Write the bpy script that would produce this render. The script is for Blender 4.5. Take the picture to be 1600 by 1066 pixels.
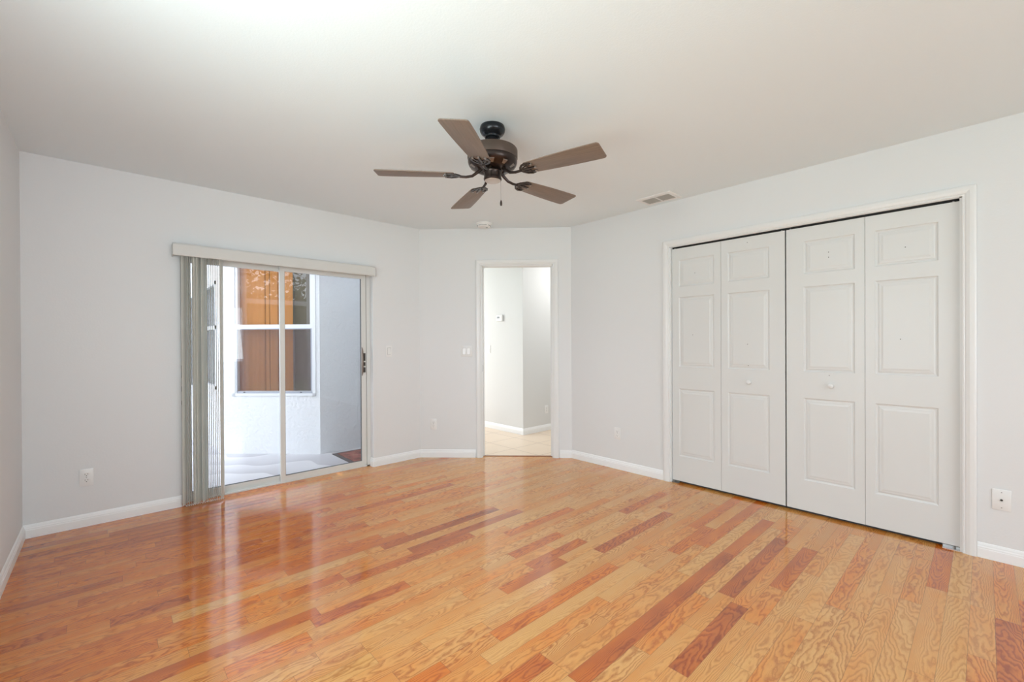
import bpy, bmesh, math, random
from mathutils import Vector, Matrix
random.seed(7)
S = bpy.context.scene
COL = S.collection
PI = math.pi
for o in list(bpy.data.objects): bpy.data.objects.remove(o)

# ------------------------------------------------------------------ camera
F_PX, YAW, PITCH, ROLL, SHY, CAMZ = 684.04, .7467, -.0036, -.0051, 5.64, 1.2186
cam = bpy.data.cameras.new('camera'); cam.sensor_width = 36; cam.lens = F_PX/1600*36
cam.shift_y = SHY/1600; cam.clip_start = .02; cam.clip_end = 200
co = bpy.data.objects.new('camera', cam); COL.objects.link(co)
fw = Vector((math.sin(YAW), math.cos(YAW), 0)); rt = Vector((math.cos(YAW), -math.sin(YAW), 0)); up = Vector((0,0,1))
fw2 = fw*math.cos(PITCH)+up*math.sin(PITCH); up2 = -fw*math.sin(PITCH)+up*math.cos(PITCH)
r3 = rt*math.cos(ROLL)+up2*math.sin(ROLL); u3 = -rt*math.sin(ROLL)+up2*math.cos(ROLL)
m = Matrix((r3, u3, -fw2)).transposed().to_4x4(); m.translation = (0,0,CAMZ)
co.matrix_world = m
S.camera = co

# ------------------------------------------------------------------ world, lights, exposure
S.view_settings.view_transform = 'Standard'; S.view_settings.look = 'None'
S.view_settings.gamma = 1; S.view_settings.exposure = 0.05; S.view_settings.use_curve_mapping = False
w = bpy.data.worlds.new('sky'); S.world = w; w.use_nodes = True
bg = w.node_tree.nodes['Background']; bg.inputs[0].default_value = (.84,.90,1,1); bg.inputs[1].default_value = 4.1
def area(name, loc, direction, sx, sy, power, color=(1,1,1)):
    l = bpy.data.lights.new(name, 'AREA'); l.shape = 'RECTANGLE'; l.size = sx; l.size_y = sy; l.energy = power; l.color = color
    o = bpy.data.objects.new(name, l); COL.objects.link(o); o.location = loc
    o.rotation_euler = Vector(direction).to_track_quat('-Z','Y').to_euler(); return o
# fill lights added at unseen openings beside and behind the camera; living-room window daylight
area('fill_rear_opening', (1.1,-3.38,1.30), (-.12,1,1.2), 2.4, 1.25, 46, (.87,.975,1))
area('fill_side_opening', (-.45,.95,1.45), (1,.45,.50), 1.5, 1.2, 40, (.88,.975,1))
area('daylight_living_room', (2.72,6.3,1.35), (1,-.15,0), 2.2, 2.0, 40, (1,.985,.95))
area('hall_fill_light', (4.9,3.5,2.55), (0,0,-1), .8, .5, 16, (1,.985,.96))  # unseen lamp added to brighten the shaded hall wall
sun = bpy.data.lights.new('sun','SUN'); sun.energy = 3.0; sun.angle = .01; sun.color = (1,.95,.88)
so = bpy.data.objects.new('sun', sun); COL.objects.link(so); so.rotation_euler = Vector((-.35,-.3,-1.0)).to_track_quat('-Z','Y').to_euler()

# ------------------------------------------------------------------ materials
def mat(name, color=(.8,.8,.8), rough=.5, metal=0, bump=None, coat=0, spec=.5, trans=None):
    m = bpy.data.materials.new(name); m.use_nodes = True; nt = m.node_tree; b = nt.nodes['Principled BSDF']
    b.inputs['Base Color'].default_value = (*color,1); b.inputs['Roughness'].default_value = rough; b.inputs['Metallic'].default_value = metal
    b.inputs['Coat Weight'].default_value = coat; b.inputs['Specular IOR Level'].default_value = spec
    if bump:
        tc = nt.nodes.new('ShaderNodeTexCoord'); n = nt.nodes.new('ShaderNodeTexNoise'); bp = nt.nodes.new('ShaderNodeBump')
        n.inputs['Scale'].default_value = bump[0]; n.inputs['Detail'].default_value = bump[3] if len(bump) > 3 else 3
        bp.inputs['Strength'].default_value = bump[1]; bp.inputs['Distance'].default_value = bump[2]
        nt.links.new(tc.outputs['Object'], n.inputs['Vector']); nt.links.new(n.outputs['Fac'], bp.inputs['Height']); nt.links.new(bp.outputs[0], b.inputs['Normal'])
    if trans:
        t = nt.nodes.new('ShaderNodeBsdfTranslucent'); t.inputs[0].default_value = (*trans[1],1); mx = nt.nodes.new('ShaderNodeMixShader'); mx.inputs[0].default_value = trans[0]
        nt.links.new(b.outputs[0], mx.inputs[1]); nt.links.new(t.outputs[0], mx.inputs[2]); nt.links.new(mx.outputs[0], nt.nodes['Material Output'].inputs[0])
    return m
def glass(name, refl=.1, tint=(.97,.98,.98)):
    m = bpy.data.materials.new(name); m.use_nodes = True; nt = m.node_tree; nt.nodes.remove(nt.nodes['Principled BSDF'])
    t = nt.nodes.new('ShaderNodeBsdfTransparent'); t.inputs[0].default_value = (*tint,1)
    g = nt.nodes.new('ShaderNodeBsdfGlossy'); g.inputs['Roughness'].default_value = 0
    mx = nt.nodes.new('ShaderNodeMixShader'); mx.inputs[0].default_value = refl
    nt.links.new(t.outputs[0], mx.inputs[1]); nt.links.new(g.outputs[0], mx.inputs[2]); nt.links.new(mx.outputs[0], nt.nodes['Material Output'].inputs[0])
    return m
PAINT = mat('wall_paint', (.79,.80,.805), .6, bump=(90,.12,.004))
CEILP = mat('ceiling_paint', (.85,.925,.96), .7, bump=(120,.15,.004))
TRIM = mat('trim_paint', (.83,.835,.83), .32)
BASEP = mat('baseboard_paint', (.92,.93,.935), .32)
DOORP = mat('door_paint', (.75,.76,.75), .38, bump=(260,.04,.002))
PLATE = mat('white_plastic', (.86,.86,.85), .3)
DARK = mat('dark_slot', (.05,.045,.04), .6)
HOLE = mat('black_hole', (.02,.02,.02), .8)
ALU = mat('white_aluminium', (.74,.74,.71), .4)
GREYM = mat('grey_metal', (.42,.42,.42), .35, .8)
STEEL = mat('steel', (.42,.42,.42), .3, 1)
VANE = mat('vinyl_vane', (.93,.93,.90), .5, trans=(.62,(.96,.96,.93)))
VALM = mat('valance_vinyl', (.69,.685,.66), .5, bump=(150,.05,.002))
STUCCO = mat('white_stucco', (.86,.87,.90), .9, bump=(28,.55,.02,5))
STUCCO_SHADE = mat('stucco_shade_tone', (.72,.73,.76), .9, bump=(28,.45,.02,5))  # same white stucco, darkened for the shade in the recess
BRONZE = mat('oil_rubbed_bronze', (.045,.032,.028), .28, .7)
BROWNB = mat('bronze_band', (.10,.07,.055), .5, .4)
BLACKC = mat('black_canopy', (.02,.022,.026), .22, .5)
HALLP = mat('hall_paint', (.74,.745,.74), .6)
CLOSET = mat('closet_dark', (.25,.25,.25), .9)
PANE = glass('clear_glass', .04)
PANER = glass('reflective_glass', .085, (.92,.92,.92))
SASH = mat('white_vinyl_sash', (.88,.89,.93), .35)
SCREENF = mat('screen_frame', (.45,.47,.55), .4)

class NT:
    def __init__(s, m): s.nt = m.node_tree; s.L = s.nt.links
    def n(s, t, **k):
        x = s.nt.nodes.new(t)
        for a, v in k.items(): setattr(x, a, v)
        return x
    def put(s, sock, v):
        if isinstance(v, (int, float)): sock.default_value = v
        elif isinstance(v, tuple): sock.default_value = v
        else: s.L.new(v, sock)
    def m(s, op, a, b=None, c=None):
        x = s.n('ShaderNodeMath', operation=op)
        for i, v in enumerate((a,b,c)):
            if v is not None: s.put(x.inputs[i], v)
        return x.outputs[0]
    def xyz(s, a, b, c):
        x = s.n('ShaderNodeCombineXYZ')
        for i, v in enumerate((a,b,c)): s.put(x.inputs[i], v)
        return x.outputs[0]
    def noise(s, v, scale=1, detail=2, rough=.5):
        x = s.n('ShaderNodeTexNoise'); s.L.new(v, x.inputs['Vector']); x.inputs['Scale'].default_value = scale
        x.inputs['Detail'].default_value = detail; x.inputs['Roughness'].default_value = rough; return x.outputs['Fac']
    def ramp(s, fac, stops, interp='LINEAR'):
        x = s.n('ShaderNodeValToRGB'); cr = x.color_ramp; cr.interpolation = interp
        while len(cr.elements) < len(stops): cr.elements.new(.5)
        for e, (p, c) in zip(cr.elements, stops): e.position = p; e.color = (*c,1) if len(c) == 3 else c
        s.L.new(fac, x.inputs[0]); return x.outputs[0]
    def mix(s, f, a, b, bt='MIX'):
        x = s.n('ShaderNodeMix', data_type='RGBA', blend_type=bt)
        s.put(x.inputs[0], f); s.put(x.inputs[6], a); s.put(x.inputs[7], b); return x.outputs[2]

def wood_floor():
    m = bpy.data.materials.new('oak_planks'); m.use_nodes = True; T = NT(m); b = m.node_tree.nodes['Principled BSDF']
    uv = T.n('ShaderNodeUVMap'); uv.uv_map = 'plank'; sp = T.n('ShaderNodeSeparateXYZ'); T.L.new(uv.outputs[0], sp.inputs[0]); u, v = sp.outputs[0], sp.outputs[1]
    a = T.n('ShaderNodeAttribute'); a.attribute_name = 'pa'; sa = T.n('ShaderNodeSeparateColor'); T.L.new(a.outputs['Color'], sa.inputs[0]); tone, r1, r2 = sa.outputs
    a2 = T.n('ShaderNodeAttribute'); a2.attribute_name = 'pb'; sb = T.n('ShaderNodeSeparateColor'); T.L.new(a2.outputs['Color'], sb.inputs[0]); ln, q1, q2 = sb.outputs
    U = T.m('ADD', u, T.m('MULTIPLY', r1, 40)); V = T.m('ADD', v, T.m('MULTIPLY', r2, 20)); W = T.m('MULTIPLY', q1, 30)
    n1 = T.noise(T.xyz(T.m('MULTIPLY',U,5.5), T.m('MULTIPLY',V,20), W), 1, 1.5, .5)
    n2 = T.noise(T.xyz(T.m('MULTIPLY',U,22), T.m('MULTIPLY',V,60), W), 1, 2, .55)
    vc = T.m('MULTIPLY', T.m('SUBTRACT', r2, .5), .07)
    dv = T.m('SUBTRACT', v, vc); par = T.m('MULTIPLY', T.m('MULTIPLY', dv, dv), T.m('MULTIPLY', T.m('ADD', r1, .15), 2600))
    slope = T.m('MULTIPLY', T.m('SUBTRACT', T.m('MULTIPLY', q2, 2.0), .9), 15)
    lin = T.m('MULTIPLY', v, T.m('MULTIPLY', T.m('SUBTRACT', q1, .35), 95))
    F = T.m('ADD', T.m('ADD', T.m('MULTIPLY', u, slope), par), lin)
    F = T.m('ADD', F, T.m('ADD', T.m('MULTIPLY', n1, 5.0), T.m('MULTIPLY', n2, 1.3)))
    fr = T.m('FRACT', F)
    ring = T.ramp(fr, [(0,(1,1,1)),(.12,(.75,.75,.75)),(.38,(.18,.18,.18)),(.7,(0,0,0)),(.93,(.55,.55,.55)),(1,(1,1,1))])
    pores = T.noise(T.xyz(T.m('MULTIPLY',U,14), T.m('MULTIPLY',V,420), W), 1, 2, .6)
    blot = T.noise(T.xyz(T.m('MULTIPLY',U,4), T.m('MULTIPLY',V,12), T.m('ADD',W,7)), 1, 2, .5)
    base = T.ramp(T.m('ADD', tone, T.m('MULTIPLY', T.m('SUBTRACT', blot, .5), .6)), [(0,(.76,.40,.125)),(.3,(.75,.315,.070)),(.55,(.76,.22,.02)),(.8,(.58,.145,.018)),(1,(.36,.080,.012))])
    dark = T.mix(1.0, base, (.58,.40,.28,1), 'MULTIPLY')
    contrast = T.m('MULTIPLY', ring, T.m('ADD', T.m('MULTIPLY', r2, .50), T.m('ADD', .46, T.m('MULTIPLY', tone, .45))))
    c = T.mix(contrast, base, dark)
    pf = T.m('MULTIPLY', T.m('GREATER_THAN', pores, .62), .18)
    c = T.mix(pf, c, dark)
    # seams between boards
    ev = T.m('SUBTRACT', .0381, T.m('ABSOLUTE', v)); eu = T.m('MINIMUM', u, T.m('SUBTRACT', T.m('MULTIPLY', ln, 4), u))
    e = T.m('MINIMUM', ev, eu); s = T.m('SMOOTH_MIN', 1, T.m('DIVIDE', e, .0013), .05)
    s2 = T.m('SUBTRACT', 1, T.m('MAXIMUM', s, 0))
    c = T.mix(T.m('MULTIPLY', s2, .62), c, (.10,.035,.012,1))
    T.L.new(c, b.inputs['Base Color'])
    b.inputs['Roughness'].default_value = .38; b.inputs['Specular IOR Level'].default_value = .0
    b.inputs['Coat Weight'].default_value = 1; b.inputs['Coat Roughness'].default_value = .10; b.inputs['Coat IOR'].default_value = 1.88
    bp = T.n('ShaderNodeBump'); bp.inputs['Strength'].default_value = .25; bp.inputs['Distance'].default_value = .0012
    wav = T.noise(T.xyz(T.m('MULTIPLY',U,3), T.m('MULTIPLY',V,9), W), 1, 1)
    T.put(bp.inputs['Height'], T.m('SUBTRACT', T.m('ADD', T.m('MULTIPLY', wav, .6), T.m('MULTIPLY', ring, .08)), T.m('MULTIPLY', s2, .8)))
    T.L.new(bp.outputs[0], b.inputs['Normal']); T.L.new(bp.outputs[0], b.inputs['Coat Normal'])
    return m
def tile_mat(name, s, ox, oy, col, col2, grout, gw, rough):
    m = bpy.data.materials.new(name); m.use_nodes = True; T = NT(m); b = m.node_tree.nodes['Principled BSDF']
    tc = T.n('ShaderNodeTexCoord'); sp = T.n('ShaderNodeSeparateXYZ'); T.L.new(tc.outputs['Object'], sp.inputs[0])
    fx = T.m('FRACT', T.m('DIVIDE', T.m('SUBTRACT', sp.outputs[0], ox-50*s), s)); fy = T.m('FRACT', T.m('DIVIDE', T.m('SUBTRACT', sp.outputs[1], oy-50*s), s))
    ex = T.m('MINIMUM', fx, T.m('SUBTRACT', 1, fx)); ey = T.m('MINIMUM', fy, T.m('SUBTRACT', 1, fy)); g = T.m('LESS_THAN', T.m('MINIMUM', ex, ey), gw/s)
    n = T.noise(tc.outputs['Object'], 6, 3); c = T.mix(n, col, col2); c = T.mix(g, c, grout)
    T.L.new(c, b.inputs['Base Color']); b.inputs['Roughness'].default_value = rough; return m
HTILE = tile_mat('cream_tile', .42, 3.43, 3.70, (.86,.69,.53,1), (.90,.75,.60,1), (.60,.47,.36,1), .0045, .35)
def porcelain():
    m = bpy.data.materials.new('marbled_porcelain'); m.use_nodes = True; T = NT(m); b = m.node_tree.nodes['Principled BSDF']
    tc = T.n('ShaderNodeTexCoord'); n = T.n('ShaderNodeTexWave'); n.wave_type = 'BANDS'; n.bands_direction = 'DIAGONAL'; n.wave_profile = 'SAW'
    n.inputs['Scale'].default_value = 1.1; n.inputs['Distortion'].default_value = 7; n.inputs['Detail'].default_value = 2; n.inputs['Detail Scale'].default_value = .9
    T.L.new(tc.outputs['Object'], n.inputs['Vector'])
    c = T.ramp(n.outputs['Fac'], [(0,(.47,.46,.49)),(.5,(.58,.57,.60)),(1,(.68,.67,.69))])
    T.L.new(c, b.inputs['Base Color']); b.inputs['Roughness'].default_value = .4; return m
PORC = porcelain()
def blade_mat():
    m = bpy.data.materials.new('walnut_blade'); m.use_nodes = True; T = NT(m); b = m.node_tree.nodes['Principled BSDF']
    tc = T.n('ShaderNodeTexCoord'); mp = T.n('ShaderNodeMapping'); mp.inputs['Scale'].default_value = (6,90,10); T.L.new(tc.outputs['Object'], mp.inputs[0])
    n = T.noise(mp.outputs[0], 1, 3); c = T.ramp(n, [(.3,(.175,.128,.098)),(.7,(.225,.165,.128))]); T.L.new(c, b.inputs['Base Color']); b.inputs['Roughness'].default_value = .42; return m
BLADE = blade_mat()

# ------------------------------------------------------------------ mesh helpers
class MB:
    def __init__(s): s.bm = bmesh.new()
    def face(s, pts): 
        return s.bm.faces.new([s.bm.verts.new(p) for p in pts])
    def box(s, x0, x1, y0, y1, z0, z1):
        v = [s.bm.verts.new(p) for p in ((x0,y0,z0),(x1,y0,z0),(x1,y1,z0),(x0,y1,z0),(x0,y0,z1),(x1,y0,z1),(x1,y1,z1),(x0,y1,z1))]
        for f in ((0,3,2,1),(4,5,6,7),(0,1,5,4),(1,2,6,5),(2,3,7,6),(3,0,4,7)): s.bm.faces.new([v[i] for i in f])
        return s
    def hexa(s, a, b):   # two quads of 4 points, joined
        v = [s.bm.verts.new(p) for p in list(a)+list(b)]
        for f in ((0,3,2,1),(4,5,6,7),(0,1,5,4),(1,2,6,5),(2,3,7,6),(3,0,4,7)): s.bm.faces.new([v[i] for i in f])
        return s
    def prism(s, poly, z0, z1):
        a = [s.bm.verts.new((x,y,z0)) for x,y in poly]; b = [s.bm.verts.new((x,y,z1)) for x,y in poly]; n = len(poly)
        s.bm.faces.new(a[::-1]); s.bm.faces.new(b)
        for i in range(n): s.bm.faces.new((a[i],a[(i+1)%n],b[(i+1)%n],b[i]))
        return s
    def lathe(s, prof, n=32, M=None, cap=True):   # profile (r, z)
        M = M or Matrix(); rings = []
        for r, z in prof: rings.append([s.bm.verts.new(M @ Vector((r*math.cos(2*PI*k/n), r*math.sin(2*PI*k/n), z))) for k in range(n)])
        for a, b in zip(rings, rings[1:]):
            for k in range(n): s.bm.faces.new((a[k],a[(k+1)%n],b[(k+1)%n],b[k]))
        if cap: s.bm.faces.new(rings[0][::-1]); s.bm.faces.new(rings[-1])
        return s
    def tube(s, pts, r, n=8):
        pts = [Vector(p) for p in pts]; rings = []; rr = r if isinstance(r, list) else [r]*len(pts)
        for i, p in enumerate(pts):
            d = (pts[min(i+1,len(pts)-1)]-pts[max(i-1,0)]).normalized(); a = d.orthogonal().normalized() if i == 0 else (pa-pa.dot(d)*d).normalized(); pa = a; b = d.cross(a)
            rings.append([s.bm.verts.new(p+rr[i]*(math.cos(2*PI*k/n)*a+math.sin(2*PI*k/n)*b)) for k in range(n)])
        for a, b in zip(rings, rings[1:]):
            for k in range(n): s.bm.faces.new((a[k],a[(k+1)%n],b[(k+1)%n],b[k]))
        s.bm.faces.new(rings[0][::-1]); s.bm.faces.new(rings[-1]); return s
    def sweep(s, secs):  # list of closed sections (lists of points)
        rings = [[s.bm.verts.new(p) for p in q] for q in secs]; n = len(secs[0])
        for a, b in zip(rings, rings[1:]):
            for k in range(n): s.bm.faces.new((a[k],a[(k+1)%n],b[(k+1)%n],b[k]))
        s.bm.faces.new(rings[0][::-1]); s.bm.faces.new(rings[-1]); return s
    def build(s, name, material, parent=None, bevel=0, seg=2, smooth=False):
        bm = s.bm
        bmesh.ops.recalc_face_normals(bm, faces=bm.faces)
        if bevel:
            ed = [e for e in bm.edges if len(e.link_faces) == 2 and e.calc_face_angle(0) > .8]
            bmesh.ops.bevel(bm, geom=ed, offset=bevel, segments=seg, affect='EDGES', profile=.5, clamp_overlap=True)
        me = bpy.data.meshes.new(name); bm.to_mesh(me); bm.free(); me.materials.append(material)
        if smooth or bevel:
            me.polygons.foreach_set('use_smooth', [True]*len(me.polygons))
            me.set_sharp_from_angle(angle=.7)
        o = bpy.data.objects.new(name, me); COL.objects.link(o)
        if parent is not None: o.parent = parent
        return o
def empty(name, loc=(0,0,0), rz=0):
    o = bpy.data.objects.new(name, None); COL.objects.link(o); o.location = loc; o.rotation_euler = (0,0,rz); o.empty_display_size = .05; return o
def tag(o, label, cat, group=None):
    o['label'] = label; o['category'] = cat
    if group: o['group'] = group
    return o
def struct(o): o['kind'] = 'structure'; return o
def copy_tree(o, parent=None):
    c = o.copy(); COL.objects.link(c)
    if parent is not None: c.parent = parent
    for ch in list(o.children): copy_tree(ch, c)
    return c

# ------------------------------------------------------------------ room numbers
XA, YB, XD, XBC, YCD, H = -.396, 4.114, 3.608, 2.46, 2.972, 2.44
YR = -3.4
LC = math.hypot(XD-XBC, YB-YCD)
DOX0, DOX1, DOZ = .409, 1.934, 1.955           # patio door opening
CLY0, CLY1, CLZ = .089, 1.870, 2.046          # closet opening
DS0, DS1, DZ = .660, 1.428, 2.052             # doorway in the corner wall
TH = .115
RZ = {'B': 0, 'C': -PI/4, 'D': -PI/2}
def frame_empty(name, wall, s, z, off=0):
    """an Empty on a wall: local X right as seen from the room, local -Y into the room"""
    if wall == 'B': p = (s, YB-off, z)
    elif wall == 'C': p = (XBC+(s-off)/2**.5, YB-(s+off)/2**.5, z)
    elif wall == 'D': p = (XD-off, s, z)
    return empty(name, p, RZ[wall])
# walls
b = MB(); b.box(XA-TH, XA, YR, .2, 0, H).box(XA-TH, XA, 1.7, YB+TH, 0, H).box(XA-TH, XA, .2, 1.7, 0, .85).box(XA-TH, XA, .2, 1.7, 2.05, H)  # opening added for the side fill light
struct(b.build('wall_left', PAINT))
b = MB(); b.box(XA, DOX0, YB, YB+.22, 0, H).box(DOX1, XBC+.05, YB, YB+.22, 0, H).box(DOX0, DOX1, YB, YB+.22, DOZ, H)
struct(b.build('wall_back', PAINT))
wc = empty('wall_corner', (XBC, YB, 0), RZ['C']); struct(wc)
b = MB(); b.box(0, DS0, 0, TH, 0, H).box(DS1, LC, 0, TH, 0, H).box(DS0, DS1, 0, TH, DZ, H)
b.build('wall_surface', PAINT, wc)
b = MB(); b.box(XD, XD+TH, YR, CLY0, 0, H).box(XD, XD+TH, CLY1, YCD+.03, 0, H).box(XD, XD+TH, CLY0, CLY1, CLZ, H)
struct(b.build('wall_right', PAINT))
b = MB(); b.box(XA-TH, -.15, YR-TH, YR, 0, H).box(2.35, XD+TH, YR-TH, YR, 0, H).box(-.15, 2.35, YR-TH, YR, 0, .82).box(-.15, 2.35, YR-TH, YR, 2.08, H)  # opening added for the rear fill light
struct(b.build('wall_rear', PAINT))
# ceiling: bedroom slab
b = MB(); b.prism([(XA-TH,YR-TH),(XD+TH,YR-TH),(XD+TH,YCD+.05),(XBC+.1,YB+.22),(XA-TH,YB+.22)], H, H+.1)
struct(b.build('ceiling', CEILP))

# ------------------------------------------------------------------ oak floor
PW = .0762
def clip(poly, a, b2, c):   # keep a x + b y <= c
    out = []
    for i in range(len(poly)):
        p, q = poly[i], poly[(i+1)%len(poly)]; dp = a*p[0]+b2*p[1]-c; dq = a*q[0]+b2*q[1]-c
        if dp <= 0: out.append(p)
        if (dp < 0 < dq) or (dq < 0 < dp):
            t = dp/(dp-dq); out.append((p[0]+t*(q[0]-p[0]), p[1]+t*(q[1]-p[1])))
    return out
special = [  # (x0, x1, y, tone) boards the photo shows apart
    (1.23,2.62,.99,.80),(2.18,3.05,.88,.86),(2.62,3.30,.97,.70),(1.54,2.14,.765,.86),(2.42,3.02,.68,.72),(2.30,2.86,-.075,.78),
    (2.10,2.94,1.53,.82),(1.69,2.12,1.83,.72),(1.68,2.15,1.66,.76),(1.42,1.87,1.585,.70),(.60,.93,1.38,.62),(.96,1.24,1.14,.76),
    (.205,1.10,2.48,.03),(1.90,2.16,.80,.66),(2.7,3.3,1.78,.66),(1.86,2.5,2.05,.64),(2.4,2.9,1.20,.60),(1.2,2.1,2.42,.88),(1.3,2.2,2.28,.84),(-.3,.7,2.05,.8),(.9,1.7,2.2,.75)]
def floor_mesh():
    rng = random.Random(21)
    bm = bmesh.new(); uvl = bm.loops.layers.uv.new('plank'); pa = bm.loops.layers.float_color.new('pa'); pb = bm.loops.layers.float_color.new('pb')
    k0 = int((YR-.2-.048)//PW); k1 = int((YB+.1-.048)//PW)+1
    for k in range(k0, k1+1):
        y0 = .048+k*PW; y1 = y0+PW; yc = (y0+y1)/2
        sp = sorted([(a, b2, t) for a, b2, y, t in special if y0 <= y < y1])
        segs = []; x = -.6-rng.random()*.5
        while x < 3.8:
            nxt = next((q for q in sp if q[0] >= x-.001), None)
            if nxt and abs(nxt[0]-x) < .002: segs.append(nxt); x = nxt[1]; continue
            L = rng.choice([.28,.4,.5,.62,.78,.95,1.15])*rng.uniform(.85,1.1); e = x+L
            if nxt and e > nxt[0]-.2: e = nxt[0]
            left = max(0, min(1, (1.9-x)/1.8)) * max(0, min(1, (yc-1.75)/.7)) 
            t = rng.random()**1.3*.38 + .42*left  # weaker glare at the back left put into darker board tones
            if rng.random() < .07: t = rng.uniform(.55,.8)
            segs.append((x, e, t)); x = e
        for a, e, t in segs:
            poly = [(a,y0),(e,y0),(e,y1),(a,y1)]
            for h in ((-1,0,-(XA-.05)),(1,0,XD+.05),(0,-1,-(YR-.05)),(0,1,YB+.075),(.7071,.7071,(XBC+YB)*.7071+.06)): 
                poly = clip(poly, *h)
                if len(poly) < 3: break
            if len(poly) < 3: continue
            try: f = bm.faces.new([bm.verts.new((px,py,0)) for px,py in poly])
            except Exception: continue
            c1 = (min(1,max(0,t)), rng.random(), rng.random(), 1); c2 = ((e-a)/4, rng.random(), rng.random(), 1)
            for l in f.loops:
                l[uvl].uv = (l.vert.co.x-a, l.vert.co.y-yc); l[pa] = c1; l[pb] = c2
    # slab under the boards
    vs = [(XA-.05,YR-.05),(XD+.05,YR-.05),(XD+.05,YCD),(XBC+.05,YB+.07),(XA-.05,YB+.07)]
    bot = [bm.verts.new((x,y,-.06)) for x,y in vs]; top = [bm.verts.new((x,y,-.0005)) for x,y in vs]
    bm.faces.new(bot[::-1])
    for i in range(5): bm.faces.new((bot[i],bot[(i+1)%5],top[(i+1)%5],top[i]))
    me = bpy.data.meshes.new('floor'); bm.to_mesh(me); bm.free(); me.materials.append(wood_floor())
    o = bpy.data.objects.new('floor', me); COL.objects.link(o); struct(o); return o
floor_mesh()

# ------------------------------------------------------------------ baseboards and casings
BB = [(0,0),(.0125,0),(.0125,.050),(.0105,.054),(.0105,.060),(.0075,.066),(.006,.074),(.003,.082),(0,.084)]   # (out, z)
def baseboard(name, pts):
    """pts: floor polyline; the room lies to the right of its direction"""
    P = [Vector((x,y,0)) for x,y in pts]; secs = []
    for i, p in enumerate(P):
        ds = []
        if i > 0: ds.append((P[i]-P[i-1]).normalized())
        if i < len(P)-1: ds.append((P[i+1]-P[i]).normalized())
        ns = [Vector((d.y,-d.x,0)) for d in ds]; n = sum(ns, Vector()).normalized(); n = n/ n.dot(ns[0])
        secs.append([p+n*o+Vector((0,0,z)) for o,z in BB])
    return struct(MB().sweep(secs).build(name, BASEP))
baseboard('baseboard_left', [(XA,YR),(XA,YB)])
baseboard('baseboard_back_left', [(XA,YB),(DOX0-.002,YB)])
baseboard('baseboard_back_right', [(DOX1,YB+.065),(DOX1,YB),(XBC,YB)])
def cpt(s): return (XBC+s/2**.5, YB-s/2**.5)
baseboard('baseboard_corner_left', [(XBC,YB),cpt(DS0-.062)])
baseboard('baseboard_corner_right', [cpt(DS1+.062),(XD,YCD)])
baseboard('baseboard_right_far', [(XD,YCD),(XD,CLY1+.058)])
baseboard('baseboard_right_near', [(XD,CLY0-.058),(XD,YR)])
CP = [(0,0),(0,.011),(.006,.013),(.010,.011),(.016,.015),(.030,.019),(.046,.019),(.052,.017),(.057,.014),(.057,0)]  # (width, out)
def casing(name, wall, s0, s1, ztop, outward=1):
    """three mitred sides around an opening; s measured to the right as seen from the room"""
    e = frame_empty(name, wall, 0 if wall != 'D' else 0, 0) if wall != 'D' else empty(name, (XD,0,0), RZ['D'])
    struct(e)
    def P(s, z, o): return Vector((s, -o, z))
    secs = [[P(s0-w2,0,o) for w2,o in CP], [P(s0-w2,ztop+w2,o) for w2,o in CP], [P(s1+w2,ztop+w2,o) for w2,o in CP], [P(s1+w2,0,o) for w2,o in CP]]
    MB().sweep(secs).build('casing', TRIM, e); return e
c1 = casing('trim_1', 'C', DS0+.004, DS1-.004, DZ-.004)
b = MB(); b.box(DS0, DS0+.014, 0, TH, 0, DZ).box(DS1-.014, DS1, 0, TH, 0, DZ).box(DS0, DS1, 0, TH, DZ-.014, DZ)
b.box(DS0+.014, DS0+.026, .05, .085, 0, DZ-.014).box(DS1-.026, DS1-.014, .05, .085, 0, DZ-.014)
b.build('jamb', TRIM, c1)
b = MB(); b.box(DS0+.014, DS0+.016, .008, .034, .915, .985); sp_ = b.build('strike_plate', GREYM, c1); sp_['label'] = 'dark metal strike plate on the left jamb'
c2 = casing('trim_2', 'D', -CLY1, -CLY0, CLZ)
b = MB(); b.box(-CLY1-.001, -CLY1+.010, 0, TH, 0, CLZ).box(-CLY0-.010, -CLY0+.001, 0, TH, 0, CLZ).box(-CLY1, -CLY0, .0, .012, CLZ-.004, CLZ+.01)
b.build('jamb', TRIM, c2)
b = MB(); b.box(-CLY1+.012, -CLY0-.012, .030, .058, CLZ-.012, CLZ+.001); b.build('track', HOLE, c2)

# closet interior shell
b = MB(); b.box(4.28,4.34,-.2,2.2,0,H).box(XD+TH,4.28,-.2,-.14,0,H).box(XD+TH,4.28,2.14,2.2,0,H).box(XD+TH,4.34,-.2,2.2,H,H+.06)
struct(b.build('wall_closet', CLOSET))
b = MB(); b.box(XD+.051,4.34,-.2,2.2,-.06,-.0005); struct(b.build('floor_closet', CLOSET))

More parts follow.
